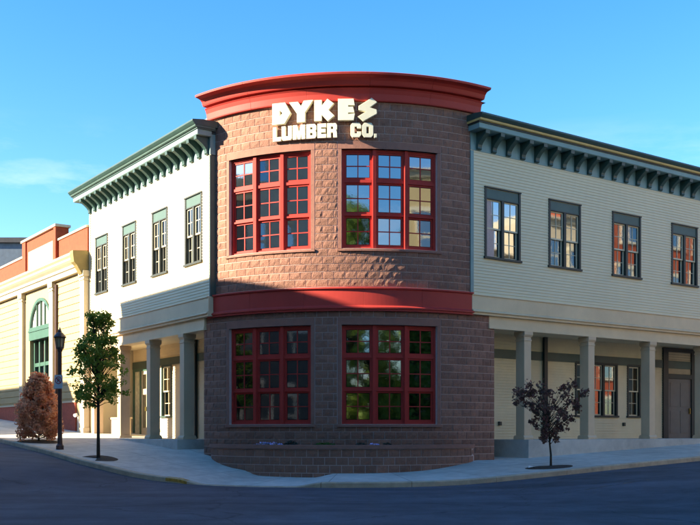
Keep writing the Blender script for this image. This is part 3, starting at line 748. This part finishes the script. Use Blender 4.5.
# ---------------------------------------------------------------- plants
def leafmb(pts, size, rs, aspect=.6, up=.3, curl=True):
    mb = MB()
    for p in pts:
        d = Vector((rs.gauss(0, 1), rs.gauss(0, 1), rs.gauss(up, .8))).normalized(); s = size * rs.uniform(.65, 1.3)
        u = d.orthogonal().normalized(); u = Matrix.Rotation(rs.uniform(0, 6.28), 3, d) @ u; v = d.cross(u)
        a = p - v * s * .5; c = p + v * s * .5; l = p - u * s * aspect * .5 + d * s * .12; r = p + u * s * aspect * .5 + d * s * .12
        i = len(mb.v); mb.v += [a, l, c, r]; mb.f += [(i, i + 1, i + 2), (i, i + 2, i + 3)]
    return mb
def build_leaves(mb, name, m, parent):
    o = Vector(WO[parent]); me = bpy.data.meshes.new(name); me.from_pydata([v - o for v in mb.v], [], mb.f); me.materials.append(m)
    return place(name, me, Matrix.Translation(o), parent)
def tree(name, base, height, clear, width, label, leaf, nclump, nleaf, lsize, seed, trunk_r, cat='tree', group=None, shape='oval', spread=.22, lean=(0, 0), clumpr=.2):
    rs = random.Random(seed); base = Vector(base); t = thing(name, base, label, cat, group)
    mb = MB(); top = base + Vector((lean[0], lean[1], height * .93))
    pts = [base + Vector((0, 0, -.05)), base + Vector((0, 0, clear * .5)), base + Vector((lean[0] * .3, lean[1] * .3, clear)), base.lerp(top, .75) , top]
    mb.tube(pts, [trunk_r * 1.25, trunk_r, trunk_r * .9, trunk_r * .45, trunk_r * .12], 8)
    clumps = []
    for k in range(nclump):
        u = rs.random(); az = rs.uniform(0, 6.283); 
        if shape == 'oval': prof = math.sin(math.pi * min(1, (.10 + .86 * u))) ** .65 * (1.12 - .42 * u)
        elif shape == 'loose': prof = (.50 + .55 * math.sin(math.pi * min(1, u * 1.15 + .05))) * (1 - .25 * u) * (1.25 if rs.random() < .12 else 1)
        elif shape == 'spread': u = u ** .8; prof = (.22 + .95 * u) * (1 if u < .8 else 1 - (u - .8) * 1.6) * (1.15 if rs.random() < .15 else 1)
        elif shape == 'boxy': prof = (.98 if u < .5 else .98 - (u - .5) * 1.45) * (.8 + .2 * min(1, u * 8))
        elif shape == 'vase': prof = .30 + .75 * u ** .7 if u < .75 else .9 - (u - .75) * 1.2
        else: prof = (1 - u) ** .7 * 1.05 * (.75 + .25 * min(1, u * 6)) + .04
        rr_ = width / 2 * prof * rs.uniform(.25, 1.0) ** .6
        z = clear * (1.0) + (height - clear) * u
        c = base + Vector((math.cos(az) * rr_ + lean[0] * u, math.sin(az) * rr_ + lean[1] * u, z)); clumps.append(c)
        s0 = base + Vector((lean[0] * u * .5, lean[1] * u * .5, clear + max(0, z - base.z * 0 - clear) * .55 - .08))
        mid = s0.lerp(c, .5) + Vector((0, 0, .03))
        mb.tube([s0, mid, c], [trunk_r * .30, trunk_r * .2, trunk_r * .07], 5)
    mb.build('trunk', M['bark'], t, smooth=True)
    P = []
    for c in clumps:
        rad = clumpr * rs.uniform(.6, 1.3)
        for _ in range(int(nleaf * rs.uniform(.6, 1.4))):
            d = Vector((rs.gauss(0, 1), rs.gauss(0, 1), rs.gauss(0, .8))).normalized() * rad * rs.random() ** .45
            P.append(c + d)
    build_leaves(leafmb(P, lsize, rs), 'crown', leaf, t)
    return t
def side_pt_L(b, o): s = ('L', b) if b > R else None
def ground_z(F, x, o):
    p = F(x, -o, 0); q = F(x, -KW, 0); return Vector((p.x, p.y, zroad(q.x, q.y) + .125 + .021 * (KW - o)))
pL = ground_z(FL, -5.0, 3.12); a_ = math.degrees(math.atan2(pL.x - O[0], O[1] - pL.y))
pL.z = zside(('A', a_), math.hypot(pL.x - O[0], pL.y - O[1]) - R)
tree('street_tree', pL, 3.82, 1.42, 1.50, 'slender green leafy street tree on the pavement beside the white wing', M['leafgreen'], 150, 40, .088, 11, .042, group=None, shape='loose', clumpr=.15)
pR = FR(5.75, -2.9, 0); pR.z = zside(('A', 35), 2.9)
tree('young_tree', pR, 2.10, .62, 1.95, 'small dark purple leafed young tree in front of the beige porch', M['leafpurple'], 90, 22, .09, 23, .026, shape='spread', clumpr=.12, lean=(-.10, .05))
pB = ground_z(FL, -10.55, 2.95)
tree('rust_shrub', pB, 2.05, .16, 1.32, 'bushy rust brown autumn shrub at the kerb beside the lamp post', M['leafrust'], 260, 40, .10, 31, .03, cat='shrub', shape='boxy', clumpr=.15)
for p, rx, ry, F in ((pL, .62, .5, FL), (pR, .75, .42, FR), (pB, .95, .6, FL)):
    mb = MB(); k = 20; i0 = len(mb.v)
    for q in range(k):
        a = 6.283 * q / k; e = 1 + .08 * math.sin(3 * a)
        v = Vector((p.x, p.y, 0)) + Vector((F.c, F.s, 0)) * rx * math.cos(a) * e + Vector((-F.s, F.c, 0)) * ry * math.sin(a) * e
        A_, B_ = ab(v.x, v.y)
        if A_ > -3.4 and B_ < R and A_ < R:
            aa = math.degrees(math.atan2(v.x - O[0], O[1] - v.y)); z = zside(('A', aa), math.hypot(v.x - O[0], v.y - O[1]) - R)
        elif B_ >= R: z = zside(('L', B_), -A_)
        else: z = zside(('R', A_), -B_)
        mb.v.append(Vector((v.x, v.y, z + .006)))
    mb.v.append(Vector((p.x, p.y, p.z + .03)))
    for q in range(k): mb.f.append((i0 + q, i0 + (q + 1) % k, i0 + k))
    props(mb.build('tree_pit_soil', M['soil'], smooth=True), kind='structure')
def mound(name, a, wd, h, m, label, cat, seed, lsize=.05, n=260, extra=None):
    rs = random.Random(seed); r = (R + max(pr(a) - .2, R)) / 2 + .12; c = Vector((O[0] + r * math.sin(RAD(a)), O[1] - r * math.cos(RAD(a)), PZ + .03))
    t = thing(name, c, label, cat, 'plants in the planter'); F = FT(a, r); P = []
    mb = MB()
    for k in range(9):
        x = rs.uniform(-wd * .4, wd * .4); mb.tube([F(x * .6, 0, c.z - .02), F(x, rs.uniform(-.1, .1), c.z + h * .7)], [.007, .003], 4)
    mb.build('stem', M['leafdark'], t)
    for k in range(n):
        x = rs.uniform(-1, 1); y = rs.uniform(-1, 1) * .25; z = rs.random() ** .8 * h * (1 - abs(x) ** 2.2) + .01
        P.append(F(x * wd / 2, y, c.z + z))
    build_leaves(leafmb(P, lsize, rs, .7), 'foliage', m, t)
    if extra:
        Q = [p + Vector((0, 0, .03)) for p in P if rs.random() < .6]; build_leaves(leafmb(Q, lsize * 1.1, rs, .9, 1.2), 'flowers', extra, t)['kind'] = 'stuff'
mound('flowering_plant', th_px(263, R + .8), .85, .11, M['leafbright'], 'low mound of lavender white flowers in the block planter', 'plant', 1, .05, 260, M['flower'])
mound('planter_shrub', th_px(287, R + .8), .42, .17, M['leafdark'], 'small dark evergreen clump beside the lavender flowers in the planter', 'plant', 2, .055, 240)
mound('planter_shrub', th_px(323, R + .8), .72, .13, M['leafbright'], 'wide bright green low plant in the block planter', 'plant', 3, .06, 340)
mound('planter_shrub', th_px(361, R + .8), .42, .12, M['leafdark'], 'small dark clump between the bright green plant and pale flowers', 'plant', 4, .05, 220)
mound('flowering_plant', th_px(375, R + .8), .28, .09, M['leafbright'], 'tiny pale flower clump between two dark clumps in the planter', 'plant', 5, .045, 110, M['flower'])
mound('planter_shrub', th_px(389, R + .8), .30, .12, M['leafdark'], 'dark clump at the planter end beyond the tiny pale flowers', 'plant', 6, .05, 170)
sc = MB(); p = FR(5.1, -2.75, 0); p.z = zside(('A', 31), 2.75) + .012
sc.v += [p, p + Vector((.16, .03, .03)), p + Vector((.2, .14, .01)), p + Vector((.03, .12, .05))]; sc.f += [(0, 1, 2), (0, 2, 3)]
so_ = sc.build('paper_scrap', M['paper']); props(so_, 'small crumpled white paper scrap on the pavement by the young tree', 'litter')
so_.modifiers.new('thick', 'SOLIDIFY').thickness = .004

# ---------------------------------------------------------------- lamp post and parking sign
pl_ = ground_z(FL, -7.53, 3.3); zl = pl_.z
lamp = thing('street_lamp', pl_, 'brown post top street lamp with lantern at the kerb', 'street lamp')
MB().lathe(pl_, [(.11, zl - .05), (.11, zl + .10), (.075, zl + .16), (.06, zl + .5), (.055, zl + 2.80), (.075, zl + 2.82), (.075, zl + 2.86), (.045, zl + 2.90)], 14).build('post', M['polebrown'], lamp, smooth=False)
MB().lathe(pl_, [(.05, zl + 2.86), (.10, zl + 2.90), (.125, zl + 3.14), (.135, zl + 3.20)], 8, .39).build('lantern', M['lampglass'], lamp)
mb = MB()
for k in range(8):
    a = .39 + k * math.pi / 4
    mb.tube([Vector((pl_.x + .104 * math.cos(a), pl_.y + .104 * math.sin(a), zl + 2.90)), Vector((pl_.x + .138 * math.cos(a), pl_.y + .138 * math.sin(a), zl + 3.20))], [.010, .010], 5)
mb.lathe(pl_, [(.055, zl + 2.85), (.112, zl + 2.89), (.112, zl + 2.93)], 8, .39)
mb.build('lantern_cage', M['polebrown'], lamp)
MB().lathe(pl_, [(.175, zl + 3.20), (.18, zl + 3.225), (.15, zl + 3.27), (.09, zl + 3.34), (.045, zl + 3.37), (.05, zl + 3.40), (.03, zl + 3.43), (.012, zl + 3.50)], 12).build('lantern_cap', M['polebrown'], lamp)
SF = Frame(pl_.x, pl_.y, -16)
zs = 1.6 + (432 - 388.6) * 28.06 / 978; ze = 1.6 + (432 - 375) * 28.06 / 978
sg = thing('parking_sign', SF(0, -.07, zs), 'small white no parking sign with red circle on the lamp post', 'sign')
MB(SF).prism_y([(-.135, zs + .02), (-.115, zs), (.115, zs), (.135, zs + .02), (.135, ze - .02), (.115, ze), (-.115, ze), (-.135, ze - .02)], -.075, -.069).build('sign_plate', M['signwhite'], sg)
cz_ = zs + (ze - zs) * .60
mb = MB(SF); i0 = 0; nn = 28
for k in range(nn):
    a = 6.283 * k / nn
    for r in (.085, .108): mb.v.append(SF(r * math.cos(a), -.078, cz_ + r * math.sin(a)))
for k in range(nn): kk = (k + 1) % nn; mb.f.append((2 * k, 2 * k + 1, 2 * kk + 1, 2 * kk))
q = .0707; e = .009
mb.quad(SF(-.063 - e, -.0785, cz_ + .063 - e), SF(-.063 + e, -.0785, cz_ + .063 + e), SF(.063 + e, -.0785, cz_ - .063 + e), SF(.063 - e, -.0785, cz_ - .063 - e))
mb.build('red_ring', M['signred'], sg)
MB(SF).box(-.035, -.013, -.0775, -.076, cz_ - .055, cz_ + .055).box(-.013, .035, -.0775, -.076, cz_ + .038, cz_ + .055).box(-.013, .035, -.0775, -.076, cz_ - .010, cz_ + .008).box(.018, .038, -.0775, -.076, cz_ + .008, cz_ + .038).build('letter_p', M['black'], sg)
MB(SF).box(-.02, .02, -.069, -.045, zs + .05, zs + .08).box(-.02, .02, -.069, -.045, ze - .08, ze - .05).build('clamp', M['polebrown'], sg)

# ---------------------------------------------------------------- neighbouring shop down the left street
nb_ = thing('neighbour_shop', FL(-20, 2, 1.6), 'butter yellow shop with orange brick parapet and arched green doorway', 'building')
NF = Frame(*FL(0, -.08, 0)[:2], TL)                 # its face stands 8 cm proud of the wing
def nx(b): return -b
AW0, AW1 = -20.78, -17.95; ac_ = (AW0 + AW1) / 2; ah = (AW1 - AW0) / 2 - .06
# wall with an arched opening
mb = MB(NF); mb.box(-34, AW0, 0, .3, 2.70, 7.55); mb.box(AW1, -14.07, 0, .3, 2.70, 7.55)
prof = [(AW0, 7.55), (AW0, 5.80)]; 
for k in range(17):
    a = math.pi - math.pi * k / 16; prof.append((ac_ + ah * math.cos(a), 5.82 + 1.18 * math.sin(a)))
prof += [(AW1, 5.80), (AW1, 7.55)]
mb.prism_y(prof, 0, .3)
mb.build('wall', M['ncream'], nb_)
mb = MB(NF); k = 2.85
while k < 7.3:                                      # raised boards of the bays
    for (u0, u1) in ((-25.2, -21.75), (-17.5, -14.55), (-29, -25.7)):
        mb2 = MB(NF).prism_x([(0, k), (-.03, k + .008), (-.022, k + .25), (0, k + .262)], u0, u1).build('board', M['ncream'], nb_)
    k += .27
MB(NF).box(-34, -21.0, -.05, .3, .9, 2.70).box(-17.9, -15.2, -.05, .3, .9, 2.70).build('brick_base', M['brickbase'], nb_)
MB(NF).box(-15.2, -14.07, .01, .3, .9, 2.70).build('base_panel', M['ncream'], nb_)
MB(NF).box(-34, -21.0, -.08, .02, 2.70, 2.76).box(-17.9, -15.18, -.08, .02, 2.70, 2.76).build('base_ledge', M['nwhite'], nb_)
for b in (14.05, 17.50, 21.40, 25.3, 29):
    MB(NF).box(-b - .42, -b, -.14, .05, 1.2, 7.42).box(-b - .47, -b + .05, -.19, .05, 7.22, 7.42).box(-b - .45, -b + .03, -.17, .05, 7.08, 7.13).box(-b - .47, -b + .05, -.19, .05, 1.2, 1.75).build('pilaster', M['nwhite'], nb_, bevel=.006)
MB(NF).box(-17.28, -17.18, -.12, -.02, 2.2, 7.3).build('downspout', M['polebrown'], nb_)
# arched door
mb = MB(NF); n_ = 16
for k in range(n_):
    a, a2 = math.pi * k / n_, math.pi * (k + 1) / n_
    for (r0, r1) in ((.92, 1.03),):
        i = len(mb.v)
        for y in (-.05, .1):
            for (aa, r) in ((a, r0), (a, r1), (a2, r1), (a2, r0)): mb.v.append(NF(ac_ + ah * r * math.cos(aa), y, 5.82 + 1.18 * r * math.sin(aa)))
        mb.f += [(i, i + 1, i + 2, i + 3), (i + 4, i + 5, i + 6, i + 7), (i + 1, i + 2, i + 6, i + 5), (i, i + 3, i + 7, i + 4)]
mb.box(AW0 + .02, AW1 - .02, -.06, .1, 5.80, 5.90)
for x in (-.45, 0, .45): mb.box(ac_ + x * 1.1 - .02, ac_ + x * 1.1 + .02, -.02, .09, 5.90, 5.82 + 1.12 * math.sqrt(1 - (x * 1.1 / ah) ** 2))
arch = mb.build('arched_window', M['green'], nb_)
pr_ = [(ac_ + ah * .95 * math.cos(math.pi * k / 16), 5.82 + 1.18 * .95 * math.sin(math.pi * k / 16)) for k in range(17)]
MB(NF).prism_y(pr_, .05, .08).build('pane', M['arch_glass'], arch)
MB(NF).box(AW0, AW1, -.05, .2, 5.38, 5.72).box(AW0 - .03, AW1 + .03, -.08, .1, 5.72, 5.795).build('door_header', M['green'], nb_)
mb = MB(NF)
for x in (AW0 + .04, AW0 + .70, AW0 + 1.38, AW1 - .72, AW1 - .16): mb.box(x, x + .12, .15, .3, 1.4, 5.38)
mb.box(AW0, AW1, .16, .28, 4.3, 4.45)
mb.build('door_frame', M['green'], nb_)
for x in (AW0 + .16, AW0 + .82, AW0 + 1.5, AW1 - .60):
    MB(NF).box(x, x + .44, .22, .25, 1.9, 4.3).build('door_pane', M['glass'], nb_)
    MB(NF).box(x, x + .54, .20, .28, 1.4, 1.9).build('door_panel', M['green'], nb_)
MB(NF).box(AW0, AW1, .32, .4, 1.4, 5.4).build('door_backing', M['interior'], nb_)
# entablature and parapet
MB(NF).prism_x([(.2, 7.42), (-.20, 7.42), (-.20, 7.60), (-.26, 7.62), (-.26, 7.72), (-.36, 7.80), (-.42, 7.86), (-.42, 7.93), (-.50, 8.0), (-.50, 8.08), (.2, 8.14)], -34, -14.08).build('cornice', M['nwhite'], nb_)
MB(NF).prism_x([(.1, 7.08), (-.22, 7.30), (-.40, 7.60), (-.50, 7.70), (-.54, 8.0), (-.54, 8.10), (.1, 8.16)], -14.38, -14.062).build('cornice_end_block', mat('olive_paint', (.26, .20, .07), .6, .15, 3), nb_)
mb = MB(NF); mb.box(-34, -21.45, 0, .35, 8.1, 8.96).box(-17.2, -14.06, 0, .35, 8.1, 8.99)
mb.build('parapet', M['brickorange'], nb_)
MB(NF).box(-21.45, -17.2, -.06, .40, 8.1, 9.54).build('raised_parapet', M['brickorange'], nb_)
MB(NF).box(-21.45, -21.0, -.12, -.06, 8.1, 9.54).box(-17.45, -17.2, -.12, -.06, 8.1, 9.54).build('parapet_pier', M['brickorange'], nb_)
MB(NF).box(-34, -21.47, -.05, .40, 8.96, 9.05).box(-17.18, -14.06, -.05, .40, 8.99, 9.07).box(-21.55, -17.12, -.16, .46, 9.54, 9.64).build('coping', M['nwhite'], nb_, bevel=.01)
MB(NF).box(-20.66, -17.58, -.10, -.05, 8.31, 9.05).build('sign_panel', M['nwhite'], nb_)
MB(NF).box(-34, -14.06, .3, 12, .9, 8.3).build('body', M['brickdark'], nb_)
# grey building beyond
gb = thing('slate_building', (-30, 62, 1.5), 'slate blue flat roofed building rising behind the orange brick parapet', 'building')
GF = Frame(0, 60, 0)
MB(GF).box(-44, -19.6, 0, 7, 1.5, 13.2).build('wall', M['slate'], gb)
MB(GF).box(-44.2, -19.45, -.2, 7.2, 13.2, 13.5).build('roof_edge', M['roof'], gb)
for k in range(7): MB(GF).box(-42.4 + k * 3.2, -41 + k * 3.2, -.05, .02, 9.4, 11.3).build('window', M['glass'], gb)

# fittings on the yellow wall
fp = FL(-14.75, -.16, 1.9)
sp = thing('standpipe', fp, 'small pale grey pipe fitting on the wall beside the brick base', 'standpipe')
MB().tube([fp + Vector((0, 0, -.5)), fp + Vector((0, 0, .25)), fp + Vector((-.06, -.12, .33)), fp + Vector((-.09, -.2, .30))], [.05, .05, .06, .07], 8).build('pipe', M['signwhite'], sp)
MB().tube([fp + Vector((.05, -.02, .05)), fp + Vector((.14, -.14, .02))], [.045, .055], 8).build('outlet', M['signwhite'], sp)

# ---------------------------------------------------------------- the other sides of the two streets (they shade the street and show in the glass)
def street_house(name, F, x0, x1, y0, depth, top, m, label, storeys, nwin, trim, group=None, base=None):
    """a flat-fronted building; its front is at y=y0 and faces -y of F"""
    zb_ = -.4; t = thing(name, F((x0 + x1) / 2, y0, 0), label, 'building', group)
    MB(F).box(x0, x1, y0, y0 + depth, zb_, top - .4).build('wall', m, t)
    MB(F).prism_x([(y0 + depth, top - .4), (y0 - .12, top - .4), (y0 - .2, top - .2), (y0 - .4, top - .1), (y0 - .4, top), (y0 + depth, top)], x0, x1).build('cornice', trim, t)
    if base: MB(F).box(x0 + .01, x1 - .01, y0 - .03, y0 + .05, zb_, base[0]).build('ground_storey', base[1], t)
    fh = (top - 1.6) / storeys; sp_ = (x1 - x0) / nwin
    for s in range(storeys):
        for k in range(nwin):
            xc = x0 + sp_ * (k + .5); z0 = 1.3 + s * fh; h = fh * .58; ww = min(1.2, sp_ * .5)
            f = MB(F).box(xc - ww / 2 - .1, xc - ww / 2, y0 - .07, y0 - .002, z0, z0 + h).box(xc + ww / 2, xc + ww / 2 + .1, y0 - .07, y0 - .002, z0, z0 + h) \
                .box(xc - ww / 2 - .15, xc + ww / 2 + .15, y0 - .12, y0 - .002, z0 + h, z0 + h + .2).box(xc - ww / 2 - .15, xc + ww / 2 + .15, y0 - .14, y0 - .002, z0 - .12, z0) \
                .box(xc - ww / 2, xc + ww / 2, y0 - .05, y0 - .002, z0 + h * .48, z0 + h * .53).build('window', trim, t)
            MB(F).box(xc - ww / 2, xc + ww / 2, y0 - .025, y0 - .001, z0, z0 + h).build('pane', M['glass'], f)
    return t
# across the left street: its roof line throws the shadow over the lower storeys
OF = Frame(*(Vector((CX, CY)) - 16 * dR)[:], TL + 180)   # faces +dR; x runs along +dL
ob_ = street_house('opposite_block', OF, 8.0, 17.9, 0, 14, 12.56, mat('brown_stone', (.12, .10, .085), .85, .15, 2), 'dark brown stone block with added rooftop sky screen across the left street facing the tower', 3, 4, M['tan'], base=(5.4, M['dark']))
MB(OF).box(8.2, 17.6, 8.2, 12, 12.5, 15.6).build('rooftop_sky_screen', M['tan'], ob_)  # unseen box added to keep bright sky out of the tower pane reflections
street_house('opposite_block', OF, -14.0, 7.98, 0, 14, 17.0, mat('grey_render', (.36, .35, .30), .85, .12, 2), 'tall grey block across the left street beside the dark brown one', 4, 7, M['tan'], base=(6.2, M['dark']))
street_house('opposite_block', OF, 22.8, 52.0, 0, 14, 10.07, M['tan'], 'lower tan block across the left street facing the yellow shop', 2, 9, M['nwhite'])
# across the right street
PF = Frame(*(Vector((CX, CY)) - 16 * dL)[:], TR + 180)   # faces +dL; x runs along -dR
street_house('street_house', PF, -9.4, -2.7, 0, 10, 13.3, M['ncream'], 'tall butter coloured house across the right street', 3, 3, M['nwhite'], 'houses across the right street')
street_house('street_house', PF, -24.3, -15.6, 0, 10, 10.9, M['nwhite'], 'low white house across the right street', 3, 4, M['tan'], 'houses across the right street')
street_house('street_house', PF, -28.6, -25.4, 0, 4, 13.2, M['tan'], 'narrow tan house across the right street beside the orange brick one', 4, 2, M['nwhite'], 'houses across the right street')
street_house('street_house', PF, -52.0, -28.6, 0, 5, 16.4, M['brickorange'], 'tall orange brick block across the right street', 4, 10, M['nwhite'], 'houses across the right street')
LOT = (('tall broad green tree behind the crossing, beyond the butter house', 17, -8, 15, 8), ('tall green tree in the open lot between broad ones', 9, -12, 16, 9),
       ('tallest green tree in the open lot across the crossing', 2, -15, 17, 10), ('tall green tree in the lot beside the tall grey block', -6, -13, 15, 9),
       ('small street tree on the kerb before the butter house door', 10.4, 15.9, 5.6, 3.2), ('small street tree beside the corner of the butter house', 8.6, 13.6, 5.4, 3.4),
       ('small street tree before the far end of the butter house', 12.9, 18.0, 5.2, 3.0), ('low broad tree at the edge of the open lot', 8.8, 3.6, 5.2, 5),
       ('low broad tree in the open lot before the tallest one', 4.0, -5.5, 6.5, 6), ('low broad tree in the open lot beside the grey block', -2.0, -7.5, 7.2, 6.5))
for k, (lab, X, Y, h, w_) in enumerate(LOT):
    p = Vector((X, Y, zroad(X, Y)))
    tree('park_tree', p, h, h * .14, w_, lab, M['leafpark'], 110, 46, .05 * w_ + .08, 60 + k, .02 * h, group='trees across the crossing', shape='oval', clumpr=w_ * .15)
